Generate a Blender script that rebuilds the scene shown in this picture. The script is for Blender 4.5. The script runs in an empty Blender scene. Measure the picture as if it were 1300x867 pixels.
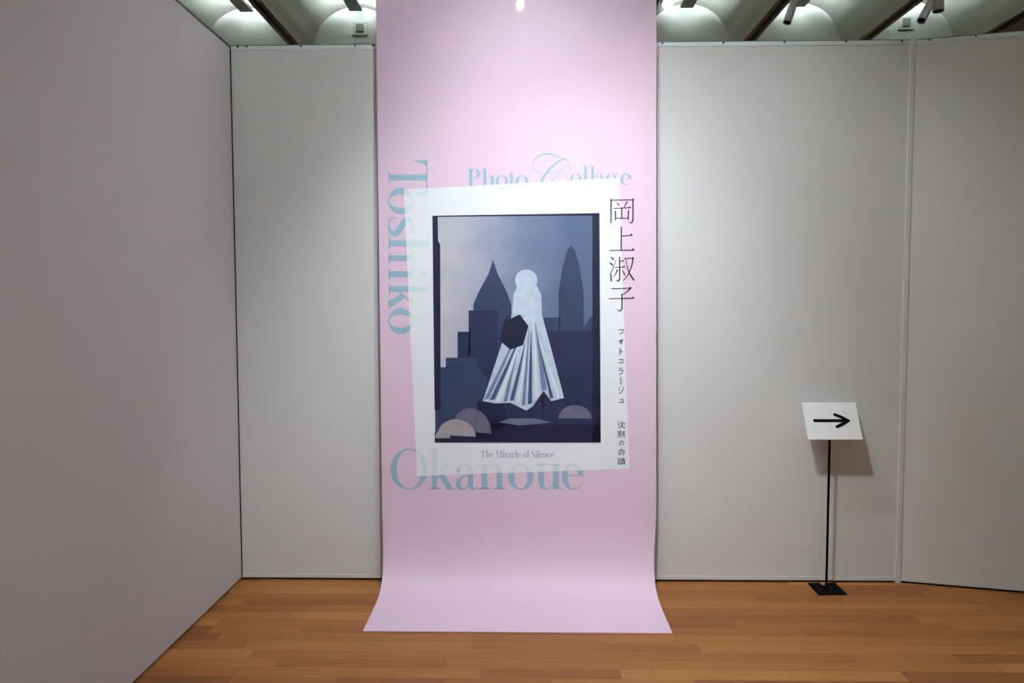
import bpy, bmesh, math, random
from mathutils import Vector, Matrix

random.seed(11)
scene = bpy.context.scene
COL = scene.collection
D = 3.9586          # distance from camera to the front of the white partition
BEAM0, PITCH = -0.0385, 1.037   # lateral position of the middle beam, spacing of beams
FAR = 6.83          # far end wall with the lunettes

# ------------------------------------------------------------------ camera
cam_data = bpy.data.cameras.new('camera')
cam_data.sensor_width = 36.0
cam_data.lens = 900.0 / 1300.0 * 36.0
cam_data.clip_start = 0.05
cam = bpy.data.objects.new('camera', cam_data)
COL.objects.link(cam)
cam.location = (0, 0, 1.5763)
cam.rotation_euler = (Matrix.Rotation(math.radians(1.0508), 4, 'Z')
                      @ Matrix.Rotation(math.radians(90 - 3.0527), 4, 'X')
                      @ Matrix.Rotation(math.radians(-0.1062), 4, 'Z')).to_euler()
scene.camera = cam

# ------------------------------------------------------------------ world, exposure
world = bpy.data.worlds.new('world')
scene.world = world
world.use_nodes = True
world.node_tree.nodes['Background'].inputs[0].default_value = (0.8, 0.9, 1.0, 1)
world.node_tree.nodes['Background'].inputs[1].default_value = 0.02
scene.view_settings.view_transform = 'Standard'
scene.view_settings.look = 'None'
scene.view_settings.exposure = 0.0
scene.view_settings.gamma = 1.0
scene.view_settings.use_curve_mapping = False
scene.cycles.use_denoising = True
scene.cycles.max_bounces = 8
scene.cycles.diffuse_bounces = 5
scene.cycles.sample_clamp_indirect = 4.0

TUBE_STRENGTH = 120.0
# spot lamps on the beam tracks: position of lens, aim, watts, cone (deg), blend, colour, lens radius, is it seen
SPOTS = [
    dict(name='banner', x=BEAM0, y=2.684, aim=(0.08, 3.91, 1.78), watts=64, cone=86, blend=1.0, col=(0.87, 0.94, 1.0), label='spotlight on the middle beam aimed at the middle of the pink banner'),
    dict(name='foot', x=BEAM0, y=1.78, aim=(0.05, 3.85, 0.95), watts=205, cone=68, blend=1.0, col=(0.87, 0.95, 1.0), label='unseen fill spotlight on the middle beam, added to brighten the foot of the pink banner'),  # unseen fill lamp, added to brighten the lower banner
    dict(name='sign', x=BEAM0, y=1.62, aim=(1.42, 3.90, 1.30), watts=145, cone=67, blend=1.0, col=(0.97, 0.98, 1.0), label='spotlight on the middle beam aimed at the arrow sign'),
    dict(name='wash_fill', x=BEAM0 + 2 * PITCH, y=-0.30, aim=(-0.25, 3.90, 2.70), watts=105, cone=58, blend=1.0, col=(0.88, 0.95, 1.0), label='unseen fill spotlight added to brighten the top of the pink banner from aside'),  # unseen fill lamp, added to lift the top of the banner
    dict(name='room_fill', x=BEAM0 + PITCH, y=-0.80, aim=(-0.6, 1.6, 0.0), watts=145, cone=86, blend=1.0, col=(0.88, 0.95, 1.0), label='unseen fill spotlight added to raise the ambient light before the partition'),  # unseen fill lamp, added to raise the ambient light
]

# ------------------------------------------------------------------ helpers
def lin(c):
    def f(v):
        v /= 255.0
        return v / 12.92 if v <= 0.04045 else ((v + 0.055) / 1.055) ** 2.4
    return (f(c[0]), f(c[1]), f(c[2]), 1.0)


def mat(name, rgb, rough=0.6, metal=0.0, vary=0.0, scale=6.0, bump=0.0, bump_scale=60.0, coat=0.0, coat_rough=0.05, spec=0.5, stretch=(1, 1, 1)):
    m = bpy.data.materials.new(name)
    m.use_nodes = True
    nt = m.node_tree
    b = nt.nodes['Principled BSDF']
    b.inputs['Roughness'].default_value = rough
    b.inputs['Metallic'].default_value = metal
    b.inputs['Specular IOR Level'].default_value = spec
    b.inputs['Coat Weight'].default_value = coat
    b.inputs['Coat Roughness'].default_value = coat_rough
    c = lin(rgb)
    b.inputs['Base Color'].default_value = c
    tc = nt.nodes.new('ShaderNodeTexCoord')
    mp = nt.nodes.new('ShaderNodeMapping')
    mp.inputs['Scale'].default_value = stretch
    nt.links.new(tc.outputs['Object'], mp.inputs['Vector'])
    if vary:
        n = nt.nodes.new('ShaderNodeTexNoise')
        n.inputs['Scale'].default_value = scale
        n.inputs['Detail'].default_value = 5
        nt.links.new(mp.outputs[0], n.inputs['Vector'])
        r = nt.nodes.new('ShaderNodeValToRGB')
        r.color_ramp.elements[0].position = 0.3
        r.color_ramp.elements[1].position = 0.7
        r.color_ramp.elements[0].color = tuple(v * (1 - vary) for v in c[:3]) + (1,)
        r.color_ramp.elements[1].color = tuple(min(1, v * (1 + vary)) for v in c[:3]) + (1,)
        nt.links.new(n.outputs['Fac'], r.inputs['Fac'])
        nt.links.new(r.outputs['Color'], b.inputs['Base Color'])
    if bump:
        n2 = nt.nodes.new('ShaderNodeTexNoise')
        n2.inputs['Scale'].default_value = bump_scale
        n2.inputs['Detail'].default_value = 3
        nt.links.new(mp.outputs[0], n2.inputs['Vector'])
        bp = nt.nodes.new('ShaderNodeBump')
        bp.inputs['Strength'].default_value = bump
        bp.inputs['Distance'].default_value = 0.002
        nt.links.new(n2.outputs['Fac'], bp.inputs['Height'])
        nt.links.new(bp.outputs[0], b.inputs['Normal'])
    return m


def emit(name, rgb, strength):
    m = bpy.data.materials.new(name)
    m.use_nodes = True
    nt = m.node_tree
    nt.nodes.remove(nt.nodes['Principled BSDF'])
    e = nt.nodes.new('ShaderNodeEmission')
    e.inputs[0].default_value = lin(rgb)
    e.inputs[1].default_value = strength
    nt.links.new(e.outputs[0], nt.nodes['Material Output'].inputs[0])
    return m


def link(name, bm, m, parent=None, smooth=False, kind=None):
    me = bpy.data.meshes.new(name)
    bmesh.ops.recalc_face_normals(bm, faces=bm.faces) if smooth is not None else None
    bm.to_mesh(me)
    bm.free()
    if m:
        me.materials.append(m)
    if smooth:
        for p in me.polygons:
            p.use_smooth = True
    o = bpy.data.objects.new(name, me)
    COL.objects.link(o)
    if parent:
        o.parent = parent
    if kind:
        o['kind'] = kind
    return o


def flat(name, polys, m, parent=None):
    """a flat print: polygons given as lists of 3-d points"""
    bm = bmesh.new()
    for p in polys:
        try:
            bm.faces.new([bm.verts.new(q) for q in p])
        except ValueError:
            pass
    return link(name, bm, m, parent, smooth=None)


def box(bm, x0, x1, y0, y1, z0, z1, bevel=0.0):
    t = bmesh.new()
    v = bmesh.ops.create_cube(t, size=1.0)['verts']
    for q in v:
        q.co = Vector(((x0 + x1) / 2 + q.co.x * (x1 - x0), (y0 + y1) / 2 + q.co.y * (y1 - y0), (z0 + z1) / 2 + q.co.z * (z1 - z0)))
    if bevel:
        bmesh.ops.bevel(t, geom=t.edges[:], offset=bevel, segments=2, affect='EDGES', profile=0.5)
    merge(bm, t)


def merge(bm, t):
    me = bpy.data.meshes.new('scratch')
    t.to_mesh(me)
    t.free()
    bm.from_mesh(me)
    bpy.data.meshes.remove(me)


def tube(bm, a, b, r, seg=16, r2=None, cap=True):
    a, b = Vector(a), Vector(b)
    d = b - a
    rot = d.to_track_quat('Z', 'Y').to_matrix().to_4x4()
    t = bmesh.new()
    bmesh.ops.create_cone(t, cap_ends=cap, segments=seg, radius1=r, radius2=r if r2 is None else r2, depth=d.length)
    bmesh.ops.transform(t, matrix=Matrix.Translation((a + b) / 2) @ rot, verts=t.verts[:])
    merge(bm, t)


def prism_xy(bm, pts, z0, z1):
    """upright block over a plan outline"""
    lo = [bm.verts.new((x, y, z0)) for x, y in pts]
    hi = [bm.verts.new((x, y, z1)) for x, y in pts]
    n = len(pts)
    bm.faces.new(lo[::-1])
    bm.faces.new(hi)
    for i in range(n):
        bm.faces.new((lo[i], lo[(i + 1) % n], hi[(i + 1) % n], hi[i]))


def empty(name, loc=(0, 0, 0)):
    o = bpy.data.objects.new(name, None)
    COL.objects.link(o)
    o.location = loc
    return o


def tag(o, label, cat, group=None):
    o['label'] = label
    o['category'] = cat
    if group:
        o['group'] = group


def copy_tree(o, parent=None):
    c = o.copy()
    COL.objects.link(c)
    c.parent = parent
    for ch in list(o.children):
        copy_tree(ch, c)
    return c


# ------------------------------------------------------------------ materials
M_WALL = mat('white_wallcloth', (222, 222, 222), rough=0.85, vary=0.015, scale=3, bump=0.12, bump_scale=420, spec=0.25)
M_SIDE = mat('grey_wallcloth', (214, 209, 212), rough=0.85, vary=0.015, scale=3, bump=0.12, bump_scale=420, spec=0.25)
M_RAIL = mat('aluminium_rail', (232, 242, 244), rough=0.45, metal=0.0, vary=0.02, scale=8)
M_DARK = mat('dark_gap', (22, 18, 17), rough=0.9, vary=0.1)
M_EDGESHADE = mat('grey_edge_shade', (84, 86, 86), rough=0.6, vary=0.05)
M_CREAM = mat('cream_post', (222, 222, 220), rough=0.6, vary=0.01)
M_SCREW = mat('steel_screw', (70, 72, 74), rough=0.4, metal=0.8, vary=0.05)
M_VAULT = mat('grey_plaster_vault', (168, 168, 158), rough=0.9, vary=0.12, scale=2.2, bump=0.1, bump_scale=30, stretch=(1, 0.25, 1))
M_LUNETTE = mat('pale_plaster', (222, 222, 216), rough=0.9, vary=0.02, scale=2)
M_BEAM = mat('brown_wood_beam', (104, 76, 38), rough=0.55, vary=0.25, scale=10, stretch=(8, 0.6, 8))
M_SLOT = mat('black_track', (5, 5, 5), rough=0.8, vary=0.1)
M_TROUGH = mat('dark_grey_trough', (92, 90, 84), rough=0.5, metal=0.3, vary=0.05)
M_SPOT = mat('brushed_grey_metal', (140, 134, 134), rough=0.4, metal=0.25, vary=0.06, scale=20, stretch=(1, 1, 0.2))
M_SPOTBROWN = mat('brown_grey_metal', (104, 90, 84), rough=0.45, metal=0.2, vary=0.06, scale=20)
M_VENT = mat('vent_frame', (204, 204, 197), rough=0.6, vary=0.02)
M_GRILLE = mat('vent_grille', (112, 112, 108), rough=0.6, vary=0.05)
M_BLACK = mat('black_powdercoat', (6, 6, 6), rough=0.8, vary=0.1, scale=80, spec=0.05)
M_CARD = mat('white_card', (246, 246, 246), rough=0.5, vary=0.008)
M_INK = mat('black_ink', (6, 6, 7), spec=0.1, rough=0.8, vary=0.05)
M_TUBE = emit('cool_white_tube', (232, 250, 255), TUBE_STRENGTH)
M_LENS = emit('spot_lens_glow', (245, 250, 255), 900.0)
M_LENSDIM = emit('spot_lens_low_glow', (245, 250, 255), 6.0)
M_OUTER = mat('outer_plaster', (176, 172, 166), rough=0.9, vary=0.02)


def plank_material(name, per_island):
    m = bpy.data.materials.new(name)
    m.use_nodes = True
    nt = m.node_tree
    b = nt.nodes['Principled BSDF']
    b.inputs['Roughness'].default_value = 0.5
    b.inputs['Specular IOR Level'].default_value = 0.32
    if per_island:
        rnd = nt.nodes.new('ShaderNodeNewGeometry').outputs['Random Per Island']
    else:
        rnd = nt.nodes.new('ShaderNodeObjectInfo').outputs['Random']
    tone = nt.nodes.new('ShaderNodeValToRGB')
    el = tone.color_ramp.elements
    el[0].position, el[0].color = 0.0, lin((132, 79, 38))
    el[1].position, el[1].color = 1.0, lin((186, 128, 74))
    for p, c in ((0.3, (148, 92, 46)), (0.6, (157, 100, 51)), (0.85, (166, 109, 58))):
        e = el.new(p)
        e.color = lin(c)
    nt.links.new(rnd, tone.inputs['Fac'])
    tc = nt.nodes.new('ShaderNodeTexCoord')
    off = nt.nodes.new('ShaderNodeVectorMath')
    off.operation = 'MULTIPLY_ADD'
    cmb = nt.nodes.new('ShaderNodeCombineXYZ')
    for i in range(3):
        nt.links.new(rnd, cmb.inputs[i])
    nt.links.new(cmb.outputs[0], off.inputs[0])
    off.inputs[1].default_value = (37, 53, 71)
    nt.links.new(tc.outputs['Object'], off.inputs[2])
    mp = nt.nodes.new('ShaderNodeMapping')
    mp.inputs['Scale'].default_value = (1.6, 55, 1)
    nt.links.new(off.outputs[0], mp.inputs['Vector'])
    n = nt.nodes.new('ShaderNodeTexNoise')
    n.inputs['Scale'].default_value = 2.0
    n.inputs['Detail'].default_value = 6
    n.inputs['Distortion'].default_value = 0.6
    nt.links.new(mp.outputs[0], n.inputs['Vector'])
    gr = nt.nodes.new('ShaderNodeValToRGB')
    gr.color_ramp.elements[0].position = 0.25
    gr.color_ramp.elements[0].color = (0.74, 0.70, 0.66, 1)
    gr.color_ramp.elements[1].position = 0.75
    gr.color_ramp.elements[1].color = (1.14, 1.14, 1.14, 1)
    nt.links.new(n.outputs['Fac'], gr.inputs['Fac'])
    mx = nt.nodes.new('ShaderNodeMix')
    mx.data_type = 'RGBA'
    mx.blend_type = 'MULTIPLY'
    mx.inputs['Factor'].default_value = 1.0
    nt.links.new(tone.outputs['Color'], mx.inputs['A'])
    nt.links.new(gr.outputs['Color'], mx.inputs['B'])
    nt.links.new(mx.outputs['Result'], b.inputs['Base Color'])
    bp = nt.nodes.new('ShaderNodeBump')
    bp.inputs['Strength'].default_value = 0.06
    bp.inputs['Distance'].default_value = 0.001
    nt.links.new(n.outputs['Fac'], bp.inputs['Height'])
    nt.links.new(bp.outputs[0], b.inputs['Normal'])
    return m


M_PLANK = plank_material('oak_plank', False)
M_PLANKS = plank_material('oak_plank_field', True)

# ------------------------------------------------------------------ floor: every plank in view its own part
LEFT_X, RIGHT_X = -1.6251, 2.0951
RW = (math.sin(math.radians(13.0)), math.cos(math.radians(13.0)))    # the partition's right leaf turns 13 degrees towards the viewer
bm = bmesh.new()
box(bm, -6.0, 7.0, -4.0, FAR + 0.1, -0.12, -0.006)
floor = link('floor', bm, M_DARK, kind='structure')

ROW, Y0 = 0.0785, 3.300
LENGTHS = [0.45, 0.6, 0.75, 0.9, 1.05, 1.2]
plank_meshes = {}


def plank_bm(bm, x0, x1, y0, y1, top):
    t = bmesh.new()
    g, c = 0.0004, 0.0012
    pts = [(x0 + g, y0 + g), (x1 - g, y0 + g), (x1 - g, y1 - g), (x0 + g, y1 - g)]
    inn = [(x0 + g + c, y0 + g + c), (x1 - g - c, y0 + g + c), (x1 - g - c, y1 - g - c), (x0 + g + c, y1 - g - c)]
    a = [t.verts.new((x, y, top - 0.012)) for x, y in pts]
    b = [t.verts.new((x, y, top - 0.0008)) for x, y in pts]
    d = [t.verts.new((x, y, top)) for x, y in inn]
    for i in range(4):
        j = (i + 1) % 4
        t.faces.new((a[i], a[j], b[j], b[i]))
        t.faces.new((b[i], b[j], d[j], d[i]))
    t.faces.new(d)
    merge(bm, t)


for L in LENGTHS:
    bm = bmesh.new()
    plank_bm(bm, 0, L, 0, ROW, 0.0)
    me = bpy.data.meshes.new('plank')
    bm.to_mesh(me)
    bm.free()
    me.materials.append(M_PLANK)
    plank_meshes[L] = me

rows = []
for k in range(-9, 10):                       # rows the photograph shows, with a margin towards the viewer
    y = Y0 + k * ROW
    x = -2.6 + random.random() * -0.9
    while x < 3.4:
        L = random.choice(LENGTHS)
        if k < -7 and (x + L < -2.2 or x > 2.4):
            pass
        o = bpy.data.objects.new('plank', plank_meshes[L])
        COL.objects.link(o)
        o.location = (x, y, 0.0)
        o.parent = floor
        x += L
bm = bmesh.new()
for k in range(-92, 46):
    if -9 <= k < 10:
        continue
    y = Y0 + k * ROW
    x = -6.0
    while x < 7.0:
        L = random.choice(LENGTHS) * 1.6
        if y + ROW < FAR:
            plank_bm(bm, x, min(x + L, 7.0), y, y + ROW, 0.0)
        x += L
link('plank_field', bm, M_PLANKS, floor, smooth=None, kind='stuff')

# ------------------------------------------------------------------ partition walls
H = 3.0
TH = 0.08


def post_dir(s, off):
    """plan point on the right leaf: s along it from the corner, off in front of it"""
    c, sn = math.cos(math.radians(13.0)), math.sin(math.radians(13.0))
    return (RIGHT_X + 0.017 + s * c - off * sn, D - s * sn - off * c)


def strip_plan(side, s0, s1, o0, o1):
    if side == 'back':
        return [(s0, D - o0), (s1, D - o0), (s1, D - o1), (s0, D - o1)]
    if side == 'left':
        return [(LEFT_X + o0, s0), (LEFT_X + o0, s1), (LEFT_X + o1, s1), (LEFT_X + o1, s0)]
    return [post_dir(s0, o0), post_dir(s1, o0), post_dir(s1, o1), post_dir(s0, o1)]


def wall(name, side, s0, s1, m, clips):
    bm = bmesh.new()
    prism_xy(bm, strip_plan(side, s0, s1, 0, -TH), 0.014, H - 0.004)
    w = link(name, bm, m, kind='structure')
    bm = bmesh.new()                      # recessed plinth in the shadow gap
    prism_xy(bm, strip_plan(side, s0, s1, -0.012, -TH + 0.01), 0.0, 0.016)
    link('plinth', bm, M_DARK, w)
    bm = bmesh.new()
    prism_xy(bm, strip_plan(side, s0, s1, 0.003, -TH), H - (0.012 if side == 'left' else 0.026), H - 0.004)
    link('top_rail', bm, M_SCREW if side == 'left' else M_RAIL, w)
    bm = bmesh.new()
    prism_xy(bm, strip_plan(side, s0, s1, -0.002, -TH + 0.005), H - 0.004, H + 0.002)
    link('edge_shade_strip', bm, M_EDGESHADE, w)  # dark grey strip stands in for the shadow along the wall's top edge
    if side != 'left':
        bm = bmesh.new()
        prism_xy(bm, strip_plan(side, s0, s1, 0.003, -0.02), 0.014, 0.034)
        link('bottom_rail', bm, M_CREAM, w)
    first = None
    for s in clips:
        if first is None:
            bm = bmesh.new()
            box(bm, -0.005, 0.005, -0.005, 0.004, -0.009, 0.003, 0.002)
            first = link('rail_clip', bm, M_SCREW, w)
            o = first
        else:
            o = first.copy()
            COL.objects.link(o)
        p = strip_plan(side, s, s + 0.01, 0.003, 0)[0]
        o.location = (p[0], p[1], H - 0.005)
        if side == 'left':
            o.rotation_euler.z = math.pi / 2
        elif side == 'right':
            o.rotation_euler.z = math.radians(-13)
    return w


wall('wall_back', 'back', LEFT_X + 0.006, RIGHT_X - 0.008, M_WALL, [-1.58, -1.53, -1.23, -0.93, -0.83, 0.75, 1.08, 1.41, 1.74, 2.04])
wall('wall_left', 'left', -1.2, D + TH, M_SIDE, [3.84, 3.2])
wall('wall_right', 'right', 0.004, 2.6, M_WALL, [0.07, 0.29, 0.62, 0.95])

bm = bmesh.new()                          # corner post where the right leaf turns
box(bm, RIGHT_X - 0.009, RIGHT_X + 0.018, D - 0.007, D + TH, 0.0, H + 0.012, 0.002)
link('trim_1', bm, M_WALL, kind='structure')
bm = bmesh.new()                          # dark joint in the other corner
box(bm, LEFT_X + 0.0005, LEFT_X + 0.0058, D - 0.004, D + TH, 0.002, H, 0)
link('trim_2', bm, M_DARK, kind='structure')

# ------------------------------------------------------------------ building shell
bm = bmesh.new()
box(bm, -6.0, 7.0, FAR, FAR + 0.1, 0, 4.6)
link('wall_far', bm, M_LUNETTE, kind='structure')
bm = bmesh.new()
box(bm, -6.0, 7.0, -4.1, -4.0, 0, 4.6)
link('wall_rear', bm, M_OUTER, kind='structure')
bm = bmesh.new()
box(bm, -6.1, -6.0, -4.1, FAR + 0.1, 0, 4.6)
link('wall_west', bm, M_OUTER, kind='structure')
bm = bmesh.new()
box(bm, 7.0, 7.1, -4.1, FAR + 0.1, 0, 4.6)
link('wall_east', bm, M_OUTER, kind='structure')

# ceiling: barrel vaults between beams, each vault and beam a part
bm = bmesh.new()
box(bm, -6.1, 7.1, -4.1, FAR + 0.1, 4.5, 4.6)
ceiling = link('ceiling', bm, M_OUTER, kind='structure')
ZS, RV = 3.965, 0.415
first_vault = first_beam = None
for k in range(-6, 7):
    cx = BEAM0 + (k + 0.5) * PITCH
    if first_vault is None:
        bm = bmesh.new()
        arc = [(-RV * math.cos(a), ZS + RV * math.sin(a)) for a in [math.pi * i / 30 for i in range(31)]]
        foot = [(-PITCH / 2, 3.956), (-PITCH / 2 + 0.053, 3.956), (-0.448, 3.985), (-0.425, 4.025)]
        arc = [q for q in arc if q[1] > 4.045]
        prof = foot + arc + [(-x, z) for x, z in foot[::-1]]
        rowv = []
        for y in (-4.0, FAR):
            rowv.append([bm.verts.new((x, y, z)) for x, z in prof])
        for i in range(len(prof) - 1):
            bm.faces.new((rowv[0][i], rowv[0][i + 1], rowv[1][i + 1], rowv[1][i]))
        first_vault = link('vault', bm, M_VAULT, ceiling, smooth=True)
        mod = first_vault.modifiers.new('edge', 'EDGE_SPLIT')
        mod.split_angle = math.radians(40)
        o = first_vault
    else:
        o = first_vault.copy()
        COL.objects.link(o)
    o.location.x = cx
for k in range(-5, 7):
    bx = BEAM0 + k * PITCH
    if first_beam is None:
        bm = bmesh.new()
        for s in (-1, 1):
            box(bm, min(s * 0.019, s * 0.053), max(s * 0.019, s * 0.053), -4.0, FAR, 3.944, ZS + 0.01, 0.002)
        first_beam = link('beam', bm, M_BEAM, ceiling)
        bm = bmesh.new()
        box(bm, -0.0192, 0.0192, -4.0, FAR, 3.9452, ZS + 0.01)
        link('track_slot', bm, M_SLOT, first_beam)
        first_beam.location.x = bx
    else:
        o = copy_tree(first_beam, ceiling)
        o.location.x = bx

# ------------------------------------------------------------------ indirect light troughs in the vaults
def make_trough():
    root = empty('trough_light')
    y0, y1 = -3.6, 6.68
    bm = bmesh.new()
    w, zb, zt = 0.058, 4.280, 4.300
    prof = [(-w, zt), (-w, zb), (w, zb), (w, zt), (w - 0.004, zt), (w - 0.004, zb + 0.004), (-w + 0.004, zb + 0.004), (-w + 0.004, zt)]
    a = [bm.verts.new((x, y0, z)) for x, z in prof]
    b = [bm.verts.new((x, y1, z)) for x, z in prof]
    n = len(prof)
    for i in range(n):
        bm.faces.new((a[i], a[(i + 1) % n], b[(i + 1) % n], b[i]))
    bm.faces.new(a)
    bm.faces.new(b)
    link('trough_housing', bm, M_TROUGH, root)
    bm = bmesh.new()
    tube(bm, (0, y0 + 0.02, 4.308), (0, y1 - 0.01, 4.308), 0.013, 12)
    link('light_tube', bm, M_TUBE, root, smooth=True)
    bm = bmesh.new()
    for y in (-3.0, -1.0, 1.0, 3.0, 5.0, 6.3):
        tube(bm, (0.04, y, 4.284), (0.04, y, 4.378), 0.003, 6)
    link('hanger', bm, M_TROUGH, root, kind='stuff')
    return root


TROUGH = {-3: 'long uplight trough in the vault nearest the grey side wall', -2: 'long uplight trough in the vault just before the pink banner, square vent under its end',
          1: 'long uplight trough in the first vault past the pink banner',
          2: 'long uplight trough whose end is partly covered by a single spotlight', 3: 'long uplight trough behind the pair of spotlights',
          -1: 'long uplight trough hidden by the pink banner, on the grey wall\'s side', 0: 'long uplight trough hidden by the pink banner, on the sign\'s side'}
trough = None
for k, lab in TROUGH.items():
    o = make_trough() if trough is None else copy_tree(trough)
    trough = trough or o
    o.location = (BEAM0 + (k + 0.5) * (PITCH - 0.022), 0, 0)
    tag(o, lab, 'ceiling light', 'uplight troughs along the vaults')

# ------------------------------------------------------------------ spotlights on the beam tracks
def spotlight(x, y, aim, length, radius, label, m, drop=0.09, lamp=None, pivot=None, glow=True, z_lens=None):
    """can spotlight hung from the track in a beam; the root is where the adapter enters the track"""
    root = empty('spotlight', (x, y, 3.944))
    tag(root, label, 'spotlight', 'can spotlights on the beam tracks')
    bm = bmesh.new()
    box(bm, -0.012, 0.012, -0.05, 0.05, -0.026, 0.010, 0.003)
    link('track_adapter', bm, M_SPOTBROWN, root)
    pv = Vector((pivot[0] if pivot else 0.0, pivot[1] if pivot else 0.0, -0.03 - drop))
    bm = bmesh.new()
    tube(bm, (0, 0, -0.028), (pv.x, pv.y, pv.z), 0.008, 10)
    link('arm', bm, M_SPOT, root)
    d = (Vector(aim) - (Vector((x, y, 3.944)) + pv)).normalized()
    a = pv - d * (length * 0.5)
    b = pv + d * (length * 0.5)
    bm = bmesh.new()
    tube(bm, a, b - d * 0.004, radius, 28)
    tube(bm, a - d * 0.006, a, radius * 0.86, 28, radius)
    link('housing', bm, m, root, smooth=None)
    bm = bmesh.new()
    tube(bm, b - d * 0.004, b + d * 0.006, radius * 1.04, 28, cap=False)
    link('rim', bm, M_SPOTBROWN, root, smooth=None)
    bm = bmesh.new()
    tube(bm, b - d * 0.003, b + d * 0.001, radius * 0.82, 24)
    link('lens', bm, (M_LENS if glow == 1 else M_LENSDIM) if glow else M_SLOT, root, smooth=None)
    if lamp:
        ld = bpy.data.lights.new('lamp', 'SPOT')
        ld.energy = lamp['watts']
        ld.color = lamp['col']
        ld.spot_size = math.radians(lamp['cone'])
        ld.spot_blend = lamp['blend']
        ld.shadow_soft_size = radius * 0.8
        lo = bpy.data.objects.new('lamp', ld)
        COL.objects.link(lo)
        lo.parent = root
        lo.location = b + d * 0.02
        lo.rotation_euler = (-d).to_track_quat('Z', 'Y').to_euler()
    return root


for s in SPOTS:
    spotlight(s['x'], s['y'], s['aim'], 0.20, 0.036, s['label'], M_SPOT, lamp=s, glow=1 if s['name'] == 'banner' else 2)
# the three seen above the partition, and the lit one beside the banner
spotlight(BEAM0 + 2 * PITCH + 0.002, 5.60, (1.62, 5.50, 2.6), 0.24, 0.030, 'single grey can spotlight tilted in front of an uplight trough', M_SPOT, drop=0.075, pivot=(0.012, 0), glow=False)
spotlight(BEAM0 + 3 * PITCH, 5.55, (2.30, 5.2, 2.6), 0.30, 0.030, 'shiny grey can spotlight tilted beside a brown upright one', M_SPOT, drop=0.09, pivot=(-0.010, 0), glow=False)
spotlight(BEAM0 + 3 * PITCH, 5.25, (2.95, 5.14, 2.0), 0.20, 0.036, 'brown-grey can spotlight hanging upright beside a tilted shiny one', M_SPOTBROWN, drop=0.15, pivot=(-0.115, 0), glow=False)
spotlight(BEAM0 + PITCH, 5.15, (0.90, 3.0, 2.2), 0.20, 0.036, 'lit can spotlight peeping out beside the edge of the pink banner', M_SPOT, drop=0.20,
          lamp=dict(watts=12, cone=50, blend=0.6, col=(0.95, 1, 1)))

# ------------------------------------------------------------------ vents on the far wall
def vent(x, z, label):
    root = empty('wall_vent', (x, FAR, z))
    tag(root, label, 'vent', 'square vents on the far wall')
    bm = bmesh.new()
    box(bm, -0.070, 0.070, -0.006, 0.0, -0.062, 0.062, 0.004)
    link('cover_plate', bm, M_VENT, root)
    bm = bmesh.new()
    box(bm, -0.036, 0.036, -0.020, -0.011, -0.030, 0.042, 0.003)
    box(bm, -0.018, 0.018, -0.024, -0.019, -0.012, 0.024, 0.002)
    link('grille', bm, M_GRILLE, root)
    bm = bmesh.new()
    box(bm, -0.074, 0.074, -0.016, -0.001, -0.066, -0.058, 0.002)
    link('ledge', bm, M_GRILLE, root)


vent(-1.559, 4.176, 'square grey vent high on the far wall, just before the pink banner')
vent(3.556, 4.182, 'square grey vent high on the far wall beside the pair of spotlights')

# ------------------------------------------------------------------ banner
M_PINK = mat('pink_banner_vinyl', (234, 206, 226), rough=0.55, vary=0.006, scale=2, coat=0.03, coat_rough=0.03, spec=0.25)
M_TEAL = mat('teal_print', (156, 190, 208), rough=0.55, vary=0.01, spec=0.25)
M_SMALL = mat('pale_blue_print', (150, 163, 196), rough=0.55, vary=0.01, spec=0.3)
M_PLUM = mat('plum_print', (44, 26, 54), rough=0.55, vary=0.02, spec=0.3)
BK = 0.020147                   # the sheet leans out a little towards its foot


def plane_y(z):
    return 3.9236 - (3.2 - z) * BK


def art(u, v, lift=0.0008):
    """artwork units of the printed design (about 4.2 mm) to the sheet's surface"""
    x = -2.872891 + 4.371061e-03 * u - 1.091719e-04 * v + 1.582177e-07 * u * v - 8.714515e-08 * u * u - 2.221456e-10 * v * v
    z = 3.241970 - 4.140333e-05 * u - 4.246683e-03 * v + 8.632554e-08 * u * v + 2.691554e-10 * u * u - 1.575337e-07 * v * v
    return (x, plane_y(z) - lift, z)


prof = [(plane_y(z), z) for z in (3.74, 3.4, 3.0, 2.5, 2.0, 1.5, 1.0, 0.7, 0.5)]
curve = [(plane_y(0.5), 0.5), (3.864, 0.33), (3.848, 0.20), (3.815, 0.105), (3.765, 0.05), (3.69, 0.018), (3.56, 0.006), (3.43, 0.003), (3.3235, 0.0022)]


def catmull(pts, n):
    out = []
    P = [pts[0]] + list(pts) + [pts[-1]]
    for i in range(1, len(P) - 2):
        for j in range(n):
            t = j / n
            out.append(tuple(0.5 * ((2 * b) + (-a + c) * t + (2 * a - 5 * b + 4 * c - d) * t * t + (-a + 3 * b - 3 * c + d) * t ** 3)
                             for a, b, c, d in zip(P[i - 1], P[i], P[i + 1], P[i + 2])))
    out.append(tuple(pts[-1]))
    return out


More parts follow.
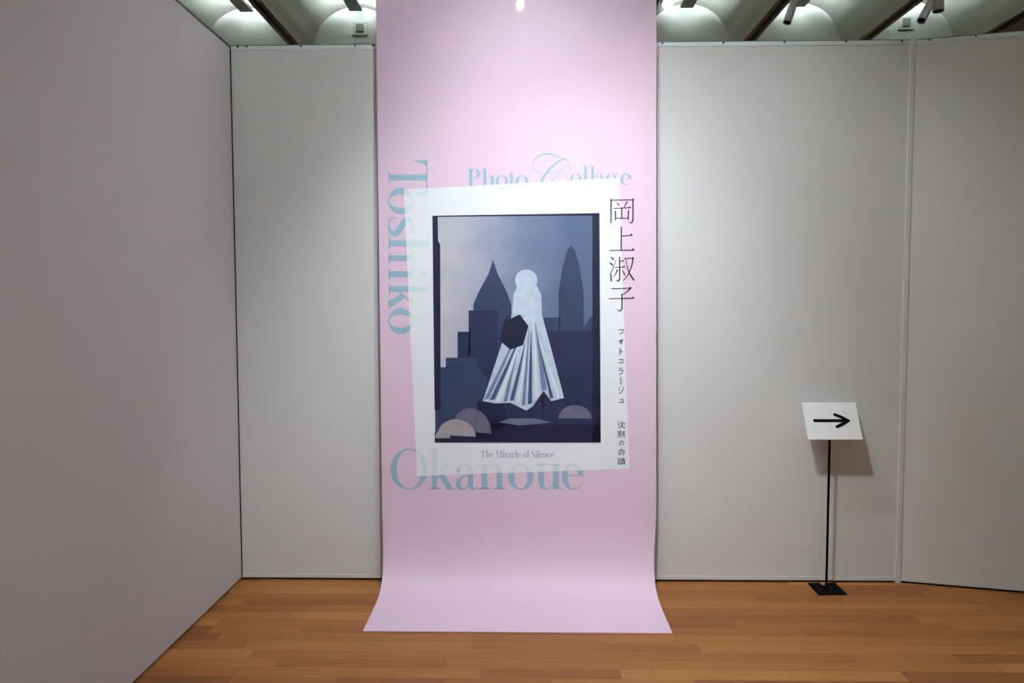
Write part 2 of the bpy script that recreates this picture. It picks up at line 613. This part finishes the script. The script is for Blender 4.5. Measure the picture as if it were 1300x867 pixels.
prof = prof[:-1] + catmull(curve, 6)
bm = bmesh.new()
NX = 12
grid = []
for y, z in prof:
    t = min(max((z - 0.02) / 0.45, 0.0), 1.0)
    t = t * t * (3 - 2 * t)
    wide = 1.4865 + 0.029 * t
    xc = -0.0394 + (0.0037 if t >= 1 else 0.0037 * t) - max(0.0, min(z, 3.8) - 0.47) * 0.0048
    grid.append([bm.verts.new((xc + (i / NX - 0.5) * wide, y, z)) for i in range(NX + 1)])
for i in range(len(grid) - 1):
    for j in range(NX):
        bm.faces.new((grid[i][j], grid[i + 1][j], grid[i + 1][j + 1], grid[i][j + 1]))
banner = link('exhibition_banner', bm, M_PINK, smooth=True)
sm = banner.modifiers.new('thickness', 'SOLIDIFY')
sm.thickness = 0.0008
sm.offset = -1.0              # thickness grows away from the printed side (normals face the viewer)
es = banner.modifiers.new('edge', 'EDGE_SPLIT')
es.split_angle = math.radians(40)
if banner.data.polygons[NX * 4].normal.y > 0:
    banner.data.flip_normals()
tag(banner, 'tall pink banner with a navy picture, its foot curling onto the floor', 'banner')
bm = bmesh.new()
tube(bm, (BEAM0 - PITCH, plane_y(3.745), 3.745), (BEAM0 + PITCH, plane_y(3.745), 3.745), 0.016, 16)
link('hanging_bar', bm, M_RAIL, banner)
for s in (-1, 1):
    bm = bmesh.new()
    tube(bm, (BEAM0 + s * PITCH, plane_y(3.745), 3.745), (BEAM0 + s * PITCH, plane_y(3.745), 3.93), 0.003, 8)
    link('hanging_wire', bm, M_SCREW, banner)

VEIL = [(512.7, 240.5), (529.3, 604.5), (799, 595), (786, 225.8)]
M_TEALPALE = mat('teal_under_white_print', (222, 237, 240), rough=0.55, vary=0.01, spec=0.25)


def two_tone(name, polys, parent=None):
    """printed teal shapes; where they run under the white rectangle the ink shows pale"""
    out, inn = [], []
    n = len(VEIL)
    for poly in polys:
        rest = poly
        for i in range(n):
            (ax, ay), (bx, by) = VEIL[i], VEIL[(i + 1) % n]
            side = [-(bx - ax) * (q[1] - ay) + (by - ay) * (q[0] - ax) for q in rest]
            a, b = [], []
            for k in range(len(rest)):
                p, q = rest[k], rest[(k + 1) % len(rest)]
                sp, sq = side[k], side[(k + 1) % len(rest)]
                (a if sp >= 0 else b).append(p)
                if (sp >= 0) != (sq >= 0):
                    t = sp / (sp - sq)
                    m = (p[0] + (q[0] - p[0]) * t, p[1] + (q[1] - p[1]) * t)
                    a.append(m)
                    b.append(m)
            if len(b) > 2:
                out.append(b)
            rest = a
            if len(rest) < 3:
                break
        if len(rest) > 2:
            inn.append(rest)
    o = flat(name, [[art(u, v, 0.0008) for u, v in p] for p in out] + [[art(u, v, 0.0014) for u, v in p] for p in inn], M_TEAL, parent or banner)
    o.data.materials.append(M_TEALPALE)
    for k, p in enumerate(o.data.polygons):
        p.material_index = 1 if k >= len(out) else 0
    return o


# ---- lettering: high-contrast serif letters drawn as outlines in units of the capital height
S, HL, XH = 0.150, 0.028, 0.62


def rect(x0, y0, x1, y1):
    return [(x0, y0), (x1, y0), (x1, y1), (x0, y1)]


def ring(cx, cy, rx, ry, s=S, h=HL, n=40):
    out = []
    for i in range(n):
        a, b = 2 * math.pi * i / n, 2 * math.pi * (i + 1) / n
        out.append([(cx + rx * math.cos(a), cy + ry * math.sin(a)), (cx + rx * math.cos(b), cy + ry * math.sin(b)),
                    (cx + (rx - s) * math.cos(b), cy + (ry - h) * math.sin(b)), (cx + (rx - s) * math.cos(a), cy + (ry - h) * math.sin(a))])
    return out


def stroke(pts, n=6, smooth=True, bold=1.0):
    """ribbon through (x, y, width) points"""
    P = catmull(pts, n) if smooth and len(pts) > 2 else list(pts)
    L, R = [], []
    for i, p in enumerate(P):
        a, b = P[max(0, i - 1)], P[min(len(P) - 1, i + 1)]
        dx, dy = b[0] - a[0], b[1] - a[1]
        l = math.hypot(dx, dy) or 1
        w = max(p[2] * bold, 0.001) / 2
        L.append((p[0] - dy / l * w, p[1] + dx / l * w))
        R.append((p[0] + dy / l * w, p[1] - dx / l * w))
    return [[L[i], L[i + 1], R[i + 1], R[i]] for i in range(len(P) - 1)]


def stem(x, y0, y1, foot=True, flag=False, w=S):
    out = [rect(x - w / 2, y0, x + w / 2, y1)]
    if foot:
        out.append(rect(x - w / 2 - 0.08, y0, x + w / 2 + 0.08, y0 + HL))
    if flag:
        out.append([(x - w / 2 - 0.09, y1 - HL), (x - w / 2, y1 - HL), (x - w / 2, y1), (x - w / 2 - 0.09, y1)])
    return out


def disc(cx, cy, r, n=16):
    return [[(cx + r * math.cos(2 * math.pi * i / n), cy + r * math.sin(2 * math.pi * i / n)) for i in range(n)]]


def glyph(ch):
    """outline pieces and width"""
    if ch == 'T':
        g = stem(0.46, 0, 0.985) + [rect(0.02, 0.965, 0.90, 0.995)]
        g += [[(0.02, 0.98), (0.02, 0.66), (0.045, 0.66), (0.11, 0.9), (0.2, 0.98)], [(0.90, 0.98), (0.72, 0.98), (0.81, 0.9), (0.875, 0.66), (0.90, 0.66)]]
        return g, 0.92
    if ch == 'O':
        return ring(0.46, 0.5, 0.46, 0.515, 0.155), 0.92
    if ch == 'o':
        return ring(0.315, 0.31, 0.315, 0.325, 0.155), 0.63
    if ch == 'P':
        g = stem(0.17, 0, 1.0, True, True)
        g += [p for p in ring(0.30, 0.74, 0.32, 0.26, 0.15) if sum(q[0] for q in p) / 4 > 0.30]
        g += [rect(0.2, 1 - HL, 0.31, 1.0), rect(0.2, 0.48, 0.31, 0.48 + HL)]
        return g, 0.64
    if ch == 'M':
        g = [rect(0.10, 0, 0.13, 1), rect(0.0, 0, 0.23, HL), rect(0.0, 1 - HL, 0.2, 1)]
        g += [[(0.1, 1), (0.26, 1), (0.53, 0.0), (0.47, 0.0)], [(0.49, 0.0), (0.53, 0.0), (0.86, 1), (0.82, 1)]]
        g += stem(0.89, 0, 1.0) + [rect(0.80, 1 - HL, 1.05, 1)]
        return g, 1.06
    if ch == 'S':
        return stroke([(0.52, 0.72, .03), (0.47, 0.93, .03), (0.28, 1.0, .04), (0.10, 0.86, .10), (0.14, 0.66, .14), (0.34, 0.50, .16), (0.50, 0.34, .15), (0.50, 0.13, .10), (0.29, 0.0, .035), (0.10, 0.07, .03), (0.05, 0.30, .03)]), 0.60
    if ch == 's':
        return stroke([(0.40, 0.46, .028), (0.35, 0.58, .03), (0.22, 0.622, .035), (0.09, 0.53, .10), (0.14, 0.40, .14), (0.28, 0.30, .15), (0.39, 0.19, .14), (0.37, 0.06, .09), (0.22, -0.005, .035), (0.09, 0.04, .03), (0.04, 0.19, .028)]), 0.46
    if ch in 'hn':
        g = stem(0.16, 0, 1.02 if ch == 'h' else XH, True, True) + stem(0.55, 0, 0.42)
        g += stroke([(0.22, 0.44, .025), (0.31, 0.585, .03), (0.42, 0.615, .04), (0.52, 0.55, .12), (0.55, 0.40, S)])
        return g, 0.70
    if ch == 'i':
        return stem(0.15, 0, XH, True, True) + disc(0.15, 0.90, 0.095), 0.30
    if ch == 'l':
        return stem(0.15, 0, 1.02, True, True), 0.30
    if ch == 'k':
        g = stem(0.16, 0, 1.02, True, True)
        g += stroke([(0.23, 0.27, .03), (0.55, 0.605, .03)]) + [rect(0.42, XH - HL, 0.68, XH)]
        g += stroke([(0.33, 0.38, .15), (0.60, 0.02, .16)]) + [rect(0.46, 0, 0.74, HL)]
        return g, 0.72
    if ch == 'a':
        g = stem(0.42, 0.08, 0.46, False)
        g += stroke([(0.06, 0.44, .10), (0.10, 0.57, .05), (0.24, 0.617, .03), (0.37, 0.58, .08), (0.42, 0.45, S)])
        g += disc(0.09, 0.46, 0.06)
        g += stroke([(0.42, 0.36, .025), (0.22, 0.31, .04), (0.09, 0.20, .11), (0.09, 0.08, .12), (0.19, 0.0, .05), (0.32, 0.04, .03), (0.41, 0.13, .028)])
        g += stroke([(0.42, 0.10, S), (0.46, 0.02, .10), (0.53, 0.005, .03), (0.60, 0.05, .025)])
        return g, 0.62
    if ch == 'u':
        g = [rect(0.09, 0.18, 0.24, XH), rect(0.0, XH - HL, 0.24, XH)]
        g += [rect(0.46, 0.0, 0.61, XH), rect(0.38, XH - HL, 0.61, XH), rect(0.6, 0, 0.70, HL)]
        g += stroke([(0.165, 0.20, S), (0.20, 0.05, .11), (0.31, 0.0, .04), (0.41, 0.05, .03), (0.48, 0.16, .028)])
        return g, 0.70
    if ch in 'ec':
        g = [p for p in ring(0.28, 0.31, 0.28, 0.325, 0.15) if not (sum(q[0] for q in p) / 4 > 0.34 and (0.02 if ch == 'e' else 0.05) < sum(q[1] for q in p) / 4 < (0.335 if ch == 'e' else 0.52))]
        if ch == 'e':
            g += [rect(0.10, 0.325, 0.555, 0.325 + HL)]
        else:
            g += disc(0.46, 0.48, 0.07)
        g += stroke([(0.28, 0.0, .03), (0.42, 0.04, .03), (0.53, 0.17, .028)])
        return g, 0.57
    if ch == 't':
        g = [rect(0.09, 0.14, 0.24, 0.80), rect(0.0, XH - HL, 0.38, XH)]
        g += stroke([(0.165, 0.16, S), (0.19, 0.03, .10), (0.28, 0.0, .04), (0.37, 0.08, .025)])
        return g, 0.40
    if ch == 'r':
        g = stem(0.16, 0, XH, True, True) + stroke([(0.22, 0.40, .025), (0.30, 0.57, .03), (0.40, 0.60, .03)]) + disc(0.40, 0.54, 0.07)
        return g, 0.48
    if ch == 'f':
        g = stem(0.17, 0, 0.85) + [rect(0.0, XH - HL, 0.36, XH)] + stroke([(0.17, 0.82, S), (0.20, 0.97, .08), (0.31, 1.02, .03), (0.38, 0.99, .03)]) + disc(0.39, 0.94, 0.06)
        return g, 0.40
    if ch == 'g':
        g = ring(0.27, 0.41, 0.24, 0.215, 0.13) + stroke([(0.42, 0.56, .025), (0.50, 0.62, .03), (0.58, 0.60, .06)])
        g += stroke([(0.16, 0.22, .03), (0.09, 0.12, .05), (0.18, 0.04, .10), (0.38, 0.01, .11), (0.52, -0.07, .08), (0.46, -0.2, .04), (0.27, -0.24, .03), (0.08, -0.2, .03), (0.04, -0.1, .04), (0.14, 0.02, .03)])
        return g, 0.60
    return [], 0.3


def word(name, letters, size, origin, angle=0.0, stretch=1.0, m=None, lift=0.0008, tilt=0.0, parent=None, label=None):
    """letters: (character, start along the baseline in artwork units, width or None)"""
    polys = []
    ca, sa = math.cos(angle), math.sin(angle)
    for ch, at, wd in letters:
        g, w = glyph(ch)
        kx = (wd / w) if wd else size * stretch
        for p in g:
            q = []
            for x, y in p:
                a, b = at + x * kx, y * size
                q.append((origin[0] + a * ca + b * sa, origin[1] + a * sa - b * ca + tilt * a))
            polys.append(q)
    o = two_tone(name, polys) if m is M_TEAL else flat(name, [[art(u, v, lift) for u, v in p] for p in polys], m, parent or banner)
    if label:
        o['label'] = label
    return o


word('lettering', [('T', 0, 45.5), ('o', 36, 33.5), ('s', 71, 26.5), ('h', 98.5, 34), ('i', 138, 15), ('k', 157, 33), ('o', 188.5, 33)], 49.5, (493.6, 202.5), math.pi / 2, tilt=0.0, m=M_TEAL,
     label='large pale teal serif word running down the edge')
word('lettering', [('O', 0, 47.8), ('k', 49, 32), ('a', 82.5, 28.5), ('n', 111.5, 34.5), ('o', 149.5, 32.5), ('u', 183, 35.5), ('e', 217.5, 28.5)], 50.5, (495.6, 620.8), m=M_TEAL,
     label='large pale teal serif word near the foot of the picture')
word('lettering', [('P', 0, 17.5), ('h', 18.5, 17.5), ('o', 36.2, 15.8), ('t', 52.6, 9.2), ('o', 61.2, 16.6)], 22.5, (593.0, 237.0), m=M_TEAL, label='pale teal serif word along the top')
word('lettering', [('o', 0, 14.5), ('l', 16.2, 7), ('l', 25.2, 7), ('a', 32.0, 12.5), ('g', 45, 16), ('e', 64, 14.2)], 23.5, (723.6, 234.8), m=M_TEAL, label='pale teal serif letters after the swash capital')


def characters(origin, unit, breaks, strokes, tris, smooth_n=6):
    """a vertical line of writing: one part per character, parted at the given heights"""
    edges = [-1e9] + breaks + [1e9]
    for lo, hi in zip(edges, edges[1:]):
        a = [q for q in strokes if lo <= sum(p[1] for p in q) / len(q) < hi]
        b = [q for q in tris if lo <= sum(p[1] for p in q) / len(q) < hi]
        sketch('character', origin, unit, a, b, M_PLUM, smooth_n=smooth_n)


def sketch(name, origin, unit, strokes, tris, m, lift=0.0020, parent=None, smooth_n=6, label=None):
    polys = []
    k = 1.0 / unit
    for s in strokes:
        for p in stroke(s, smooth_n, bold=1.2 if m is M_PLUM else 1.0):
            polys.append([(origin[0] + x * k, origin[1] + y * k) for x, y in p])
    for t in tris:
        polys.append([(origin[0] + x * k, origin[1] + y * k) for x, y in t])
    o = two_tone(name, polys) if m is M_TEAL else flat(name, [[art(u, v, lift) for u, v in p] for p in polys], m, parent or banner)
    if label:
        o['label'] = label
    return o


# swash capital
sketch('swash_letter', (580, 190), 5.4167,
       [[(752, 66, 4), (715, 74, 9), (675, 98, 13), (628, 145, 16), (590, 200, 18), (578, 240, 14), (590, 272, 8), (630, 284, 5), (690, 272, 4), (740, 238, 4), (757, 200, 4), (745, 166, 4), (712, 158, 4), (676, 182, 5), (660, 212, 5), (672, 236, 4)],
        [(752, 68, 4), (700, 52, 7), (650, 33, 9), (605, 29, 9), (560, 44, 8), (526, 82, 7), (524, 120, 5), (548, 150, 4), (600, 163, 4), (660, 158, 4), (720, 136, 4), (765, 106, 4)],
        [(735, 68, 4), (765, 84, 5), (785, 152, 4)]], [], M_TEAL, lift=0.0008, label='pale teal swash capital with long loops')

# white rectangle printed askew over the lettering
M_VEIL = mat('white_overprint', (240, 242, 248), rough=0.55, vary=0.004, spec=0.25)
veil = flat('white_overprint', [[art(u, v, 0.0008) for u, v in VEIL]], M_VEIL, banner)
veil['label'] = 'slightly askew white rectangle printed over the serif words'

# the small title line under the picture
letters, at = [], 0
for ch in 'The Miracle of Silence':
    w = glyph(ch)[1]
    if ch != ' ':
        letters.append((ch, at, w * 8.1))
    at += (w + 0.045) * 8.1 if ch != ' ' else 2.9
k = 94.0 / at
word('lettering', [(c, a * k, w * k) for c, a, w in letters], 8.6, (610, 580.6), m=M_SMALL, lift=0.0020, label='small blue-grey serif title under the picture')

# vertical characters
characters((765, 240), 9.64, [440], [
    [(103, 122, 15), (103, 420, 12)], [(103, 136, 9), (375, 132, 9)], [(371, 125, 14), (371, 393, 13)], [(371, 388, 13), (352, 412, 11), (318, 402, 3)],
    [(168, 160, 6), (190, 182, 12), (201, 206, 12)], [(298, 155, 13), (262, 226, 7)], [(130, 236, 7), (345, 227, 8)], [(233, 235, 13), (233, 355, 12)],
    [(158, 265, 13), (158, 382, 12)], [(158, 358, 8), (318, 355, 8)], [(316, 260, 14), (312, 378, 12)],
    [(228, 462, 13), (227, 746, 13)], [(228, 572, 8), (360, 567, 8)], [(80, 752, 9), (385, 746, 9)]],
    [[(352, 132), (371, 113), (388, 130), (372, 142)], [(316, 226), (332, 208), (347, 228)], [(334, 566), (350, 541), (370, 568)], [(352, 745), (372, 720), (390, 747)]])
characters((765, 315), 9.64, [450], [
    [(97, 112, 6), (122, 126, 16), (135, 146, 10)], [(85, 178, 6), (110, 194, 15), (123, 214, 9)], [(162, 148, 5), (130, 235, 8), (96, 312, 8)], [(95, 308, 10), (104, 360, 14), (105, 405, 16)],
    [(208, 103, 12), (209, 378, 13)], [(209, 374, 13), (192, 402, 12), (160, 390, 3)], [(208, 162, 8), (262, 157, 8)], [(150, 236, 8), (272, 230, 8)],
    [(183, 262, 16), (160, 315, 9), (130, 356, 4)], [(238, 264, 4), (258, 300, 12), (270, 334, 12)], [(262, 128, 8), (380, 122, 8)], [(374, 118, 15), (358, 205, 12), (322, 300, 10), (284, 362, 8), (244, 396, 3)],
    [(283, 128, 7), (300, 225, 9), (330, 308, 12), (362, 362, 16), (388, 396, 12)],
    [(106, 496, 8), (345, 489, 9)], [(346, 486, 13), (300, 530, 9), (238, 572, 6)], [(235, 556, 13), (238, 742, 13)], [(238, 736, 13), (214, 768, 12), (165, 745, 3)], [(80, 618, 8), (385, 610, 9)]],
    [[(236, 157), (250, 143), (266, 157)], [(246, 231), (262, 213), (278, 231)], [(356, 126), (372, 106), (386, 120), (374, 134)], [(322, 488), (338, 470), (356, 488), (340, 500)], [(354, 611), (374, 588), (392, 612)]],)
W = 3.2


def pl(*pts, w=W):
    return [(x, y, w) for x, y in pts]


characters((760, 400), 4.129, [113, 160, 218, 265, 319, 370, 425], [
    pl((103, 78), (130, 75)), pl((130, 74), (124, 91), (108, 102)), pl((106, 134), (129, 131)), pl((121, 125), (122, 149), (117, 147)), pl((120, 134), (106, 148)),
    pl((111, 172), (111, 207), w=3.8), pl((112, 183), (125, 194)), pl((106, 234), (127, 232)), pl((127, 231), (127, 250)), pl((104, 250), (129, 249)),
    pl((106, 280), (124, 278)), pl((104, 290), (129, 288)), pl((129, 287), (122, 303), (108, 312)), pl((115, 326), (117, 364), w=4.2),
    pl((105, 381), (111, 387)), pl((103, 391), (109, 397)), pl((106, 411), (119, 404), (130, 385)), pl((124, 375), (127, 381), w=2.4), pl((130, 373), (133, 379), w=2.4),
    pl((110, 443), (127, 441)), pl((127, 441), (125, 456)), pl((106, 457), (132, 456))], [], smooth_n=4)
W = 7.0
characters((770, 525), 12.05, [240, 395, 505, 655], [
    pl((175, 120), (195, 135), w=9), pl((170, 155), (188, 168), w=9), pl((178, 222), (200, 172), w=8), pl((206, 168), (207, 147), w=7), pl((207, 146), (278, 144), w=6), pl((278, 144), (271, 166), w=8), pl((240, 114), (238, 160), (225, 195), (200, 222), w=9), pl((243, 160), (247, 205), (259, 218), (282, 217), w=9), pl((282, 218), (285, 198), w=5),
    pl((172, 265), (225, 265), w=5), pl((175, 265), (175, 305), w=8), pl((223, 265), (223, 305), w=8), pl((175, 285), (225, 285), w=4), pl((172, 305), (225, 305), w=5), pl((200, 265), (200, 338), w=8), pl((172, 321), (228, 321), w=5), pl((168, 338), (232, 338), w=5),
    pl((235, 300), (285, 296), w=5), pl((260, 262), (258, 310), (233, 346), w=9), pl((262, 305), (286, 345), w=9), pl((272, 267), (282, 282), w=9), pl((174, 350), (168, 370), w=8), pl((195, 352), (199, 368), w=9), pl((222, 350), (228, 366), w=9), pl((262, 350), (276, 369), w=9),
    pl((232, 420), (226, 455), (208, 478), (195, 462), (201, 434), (232, 418), (260, 436), (262, 462), (240, 483), w=7),
    pl((180, 560), (280, 556), w=5), pl((228, 530), (222, 560), (190, 590), w=8), pl((232, 560), (278, 588), w=9), pl((172, 598), (284, 596), w=5), pl((190, 608), (190, 630), w=8), pl((190, 630), (225, 630), w=5), pl((225, 608), (225, 631), w=8), pl((190, 609), (225, 608), w=5), pl((262, 597), (262, 636), w=9), pl((262, 634), (248, 641), w=6),
    pl((172, 680), (205, 680), w=5), pl((174, 680), (174, 705), w=7), pl((205, 680), (205, 705), w=7), pl((172, 705), (206, 705), w=5), pl((190, 705), (190, 767), w=7), pl((190, 735), (206, 733), w=5), pl((175, 725), (175, 770), w=7), pl((168, 773), (208, 764), w=6),
    pl((216, 686), (284, 684), w=4), pl((220, 697), (280, 696), w=4), pl((212, 710), (288, 709), w=5), pl((250, 675), (250, 710), w=7), pl((222, 718), (222, 760), w=7), pl((276, 718), (276, 760), w=8), pl((222, 719), (276, 718), w=4), pl((222, 732), (276, 731), w=4), pl((222, 745), (276, 745), w=4), pl((222, 759), (276, 759), w=5), pl((237, 760), (215, 781), w=8), pl((262, 760), (286, 780), w=9)],
    [], smooth_n=4)

# ------------------------------------------------------------------ the printed picture: a plain duotone scene of plain blocks
def sky_print():
    m = bpy.data.materials.new('duotone_sky_print')
    m.use_nodes = True
    nt = m.node_tree
    b = nt.nodes['Principled BSDF']
    b.inputs['Roughness'].default_value = 0.5
    b.inputs['Specular IOR Level'].default_value = 0.3
    tc = nt.nodes.new('ShaderNodeTexCoord')
    sep = nt.nodes.new('ShaderNodeSeparateXYZ')
    nt.links.new(tc.outputs['Generated'], sep.inputs[0])
    n = nt.nodes.new('ShaderNodeTexNoise')
    n.inputs['Scale'].default_value = 4.5
    n.inputs['Detail'].default_value = 8
    nt.links.new(tc.outputs['Generated'], n.inputs['Vector'])
    add = nt.nodes.new('ShaderNodeMath')
    add.operation = 'MULTIPLY_ADD'
    nt.links.new(n.outputs['Fac'], add.inputs[0])
    add.inputs[1].default_value = 0.35
    nt.links.new(sep.outputs['X'], add.inputs[2])
    r = nt.nodes.new('ShaderNodeValToRGB')
    e = r.color_ramp.elements
    e[0].position, e[0].color = 0.18, lin((202, 196, 204))
    e[1].position, e[1].color = 1.05, lin((84, 99, 132))
    for p, c in ((0.42, (172, 174, 194)), (0.66, (124, 134, 162)), (0.85, (100, 114, 146))):
        q = e.new(p)
        q.color = lin(c)
    nt.links.new(add.outputs[0], r.inputs['Fac'])
    nt.links.new(r.outputs['Color'], b.inputs['Base Color'])
    return m


M_SKYP = sky_print()
M_NAVY = mat('navy_print', (28, 28, 58), rough=0.5, vary=0.10, scale=14, spec=0.3)
M_SLATE = mat('slate_print', (50, 60, 92), rough=0.5, vary=0.12, scale=9, spec=0.3)
M_DEEP = mat('deep_blue_print', (38, 43, 76), rough=0.5, vary=0.14, scale=9, spec=0.3)
M_HAZE = mat('haze_print', (104, 104, 128), rough=0.5, vary=0.10, scale=9, spec=0.3)
M_PALE = mat('pale_print', (190, 202, 220), rough=0.5, vary=0.12, scale=22, spec=0.3)
M_FOLD = mat('fold_print', (112, 128, 162), rough=0.5, vary=0.14, scale=16, spec=0.3)
M_STONE = mat('stone_print', (98, 96, 118), rough=0.5, vary=0.16, scale=14, spec=0.3)
M_STONEHI = mat('stone_light_print', (160, 154, 160), rough=0.5, vary=0.14, scale=14, spec=0.3)

picture = flat('printed_picture', [[art(u, v, 0.0020) for u, v in [(549, 274), (552.3, 561.5), (762.6, 561.5), (761, 270.5)]]], M_SKYP, banner)
picture['label'] = 'navy duotone picture of plain blocks and a pale cone'


def pr(name, shapes, m, lift):
    return flat(name, [[art(u, v, lift) for u, v in s] for s in shapes], m, picture)


# far blocks with plain pitched tops
pr('tower_print', [[(601, 540), (601, 386), (607, 372), (620, 348), (626, 330), (632, 348), (644, 372), (649, 386), (649, 540)],
                   [(709, 540), (709, 372), (714, 340), (720, 318), (725, 312), (730, 318), (736, 340), (741, 372), (741, 540)],
                   [(690, 540), (690, 403), (712, 403), (712, 540)], [(736, 500), (738, 420), (752, 400), (752, 540), (736, 540)]], M_SLATE, 0.0024)
pr('block_print', [[(595, 545), (595, 394), (632, 394), (632, 545)], [(581, 470), (581, 421), (597, 421), (597, 470)], [(642, 545), (642, 400), (690, 412), (690, 545)], [(688, 545), (688, 420), (752, 420), (752, 545)]], M_DEEP, 0.0028)
pr('haze_print', [[(553, 552), (552, 470), (560, 466), (607, 466), (618, 480), (618, 552)], [(566, 467), (566, 454), (581, 454), (606, 454), (606, 467)]], M_SLATE, 0.0030)
pr('border_print', [[(549, 274), (551.8, 520), (559.6, 520), (559, 310), (556.2, 306), (555.8, 274)], [(752, 270.6), (752, 561.5), (762.6, 561.5), (761, 270.5)], [(549, 274), (549, 275.2), (700, 273.8), (761, 273.5), (761, 270.5), (700, 271.5)],
                    [(552, 561.5), (552, 548), (575, 552), (610, 541), (640, 536), (690, 540), (730, 537), (762, 540), (762.6, 561.5)], [(604, 556), (606, 510), (640, 505), (646, 556)]], M_NAVY, 0.0034)
# ground glow
pr('ground_print', [[(634, 536), (646, 531), (680, 531), (700, 536), (660, 540)]], M_HAZE, 0.0037)
# pale pleated cone in the middle: neutral geometric form
pr('cone_print', [[(613, 509), (636, 440), (650, 400), (652, 374), (662, 352), (676, 352), (687, 374), (688, 400), (699, 440), (716, 505), (700, 509), (690, 496), (676, 516), (668, 521), (648, 511), (630, 512)]], M_PALE, 0.0040)
M_FOLDLO = mat('fold_dark_print', (66, 80, 118), rough=0.5, vary=0.16, scale=16, spec=0.3)
M_FOLDHI = mat('fold_light_print', (214, 222, 234), rough=0.5, vary=0.05, scale=16, spec=0.3)
folds = {'a': [], 'b': [], 'c': []}
rf = random.Random(5)
hem = [(617, 508), (624, 509), (632, 511), (641, 511), (649, 510), (657, 513), (664, 516), (672, 514), (681, 505), (690, 497), (700, 507), (709, 506)]
for i, (hx, hy) in enumerate(hem):
    t = i / (len(hem) - 1)
    tx, ty = 656 + 28 * t, 398 + rf.random() * 40
    w = 2.2 + rf.random() * 2.2
    shape = [(tx, ty), (tx + 0.6, ty), ((tx + hx) / 2 + w * 0.8, (ty + hy) / 2), (hx + w, hy - 2), (hx - w * 0.6, hy - 1), ((tx + hx) / 2 - w * 0.3, (ty + hy) / 2)]
    folds['abc'[i % 3]].append(shape)
pr('pleat_print', folds['a'], M_FOLD, 0.0043)
pr('pleat_print', folds['b'], M_FOLDLO, 0.0044)
pr('pleat_print', folds['c'], M_FOLDHI, 0.0045)
pr('disc_print', [[(668 + 14 * math.cos(math.pi * i / 14), 356 + 14 * math.sin(math.pi * i / 14)) for i in range(28)]], M_PALE, 0.0046)
pr('facet_print', [[(634, 432), (640, 408), (660, 399), (671, 414), (664, 438), (648, 444)]], M_NAVY, 0.0046)


def dome(cx, cy, rx, ry, n=18, tilt=0.0):
    return [(cx + rx * math.cos(math.pi * i / n), cy - ry * math.sin(math.pi * i / n) + tilt * rx * math.cos(math.pi * i / n)) for i in range(n + 1)]


# plain rounded boulders on the ground of the print
for dm, mm, lf in ((dome(599, 548, 25, 30, tilt=0.1), M_STONE, 0.0046), (dome(730, 531, 21, 17), M_STONE, 0.0046), (dome(580, 553, 24, 21, tilt=0.05), M_STONEHI, 0.0049), (dome(562, 556, 9.5, 11), M_STONEHI, 0.0052)):
    pr('boulder_print', [dm], mm, lf)

# ------------------------------------------------------------------ sign on a thin pole
sign = empty('arrow_sign_stand', (1.655, 3.85, 0.0))
tag(sign, 'white card with a black arrow on a thin black pole stand before the partition', 'sign')
bm = bmesh.new()            # base plate with a slot in its rear edge
prism_xy(bm, [(-0.070, -0.070), (0.085, -0.062), (0.088, 0.092), (0.030, 0.091), (0.028, 0.055), (0.000, 0.054), (0.002, 0.090), (-0.067, 0.088)], 0.0, 0.006)
link('base_plate', bm, M_BLACK, sign)
bm = bmesh.new()
tube(bm, (0, 0, 0.005), (0, 0, 0.925), 0.0065, 16)
tube(bm, (0, 0, 0.005), (0, 0, 0.020), 0.012, 16)
link('pole', bm, M_BLACK, sign)
tl = math.atan2(0.095, 0.186)
head = Vector((0.0045, -0.0125, 0.940))
up = Vector((0, math.sin(tl), math.cos(tl)))
nrm = Vector((0, -math.cos(tl), math.sin(tl)))
rt = Vector((1, 0, 0))


def on_card(u, v, d):
    return tuple(head + rt * u + up * v + nrm * d)


bm = bmesh.new()
for u0, u1, v0, v1, d0, d1 in ((-0.14475, 0.14475, -0.1045, 0.1045, -0.0035, 0.0035),):
    vs = [bm.verts.new(on_card(u, v, d)) for d in (d0, d1) for u, v in ((u0, v0), (u1, v0), (u1, v1), (u0, v1))]
    bm.faces.new(vs[0:4][::-1])
    bm.faces.new(vs[4:8])
    for i in range(4):
        j = (i + 1) % 4
        bm.faces.new((vs[i], vs[j], vs[4 + j], vs[4 + i]))
card = link('card', bm, M_CARD, sign)
bm = bmesh.new()
tube(bm, on_card(-0.0045, -0.05, -0.010), on_card(-0.0045, 0.03, -0.010), 0.009, 12)
link('bracket', bm, M_BLACK, sign)
polys = []
for s in ([(-0.101, 0.0, 0.0175), (0.080, 0.0, 0.0175)], [(0.020, 0.034, 0.0175), (0.052, 0.020, 0.0185), (0.092, -0.002, 0.014)], [(0.020, -0.034, 0.0175), (0.052, -0.020, 0.0185), (0.092, 0.002, 0.014)]):
    polys += stroke(s, 6)
polys += disc(0.020, 0.034, 0.0087) + disc(0.020, -0.034, 0.0087) + disc(0.090, 0.0, 0.0068)
flat('arrow', [[on_card(u, v, 0.0045) for u, v in p] for p in polys], M_INK, card)
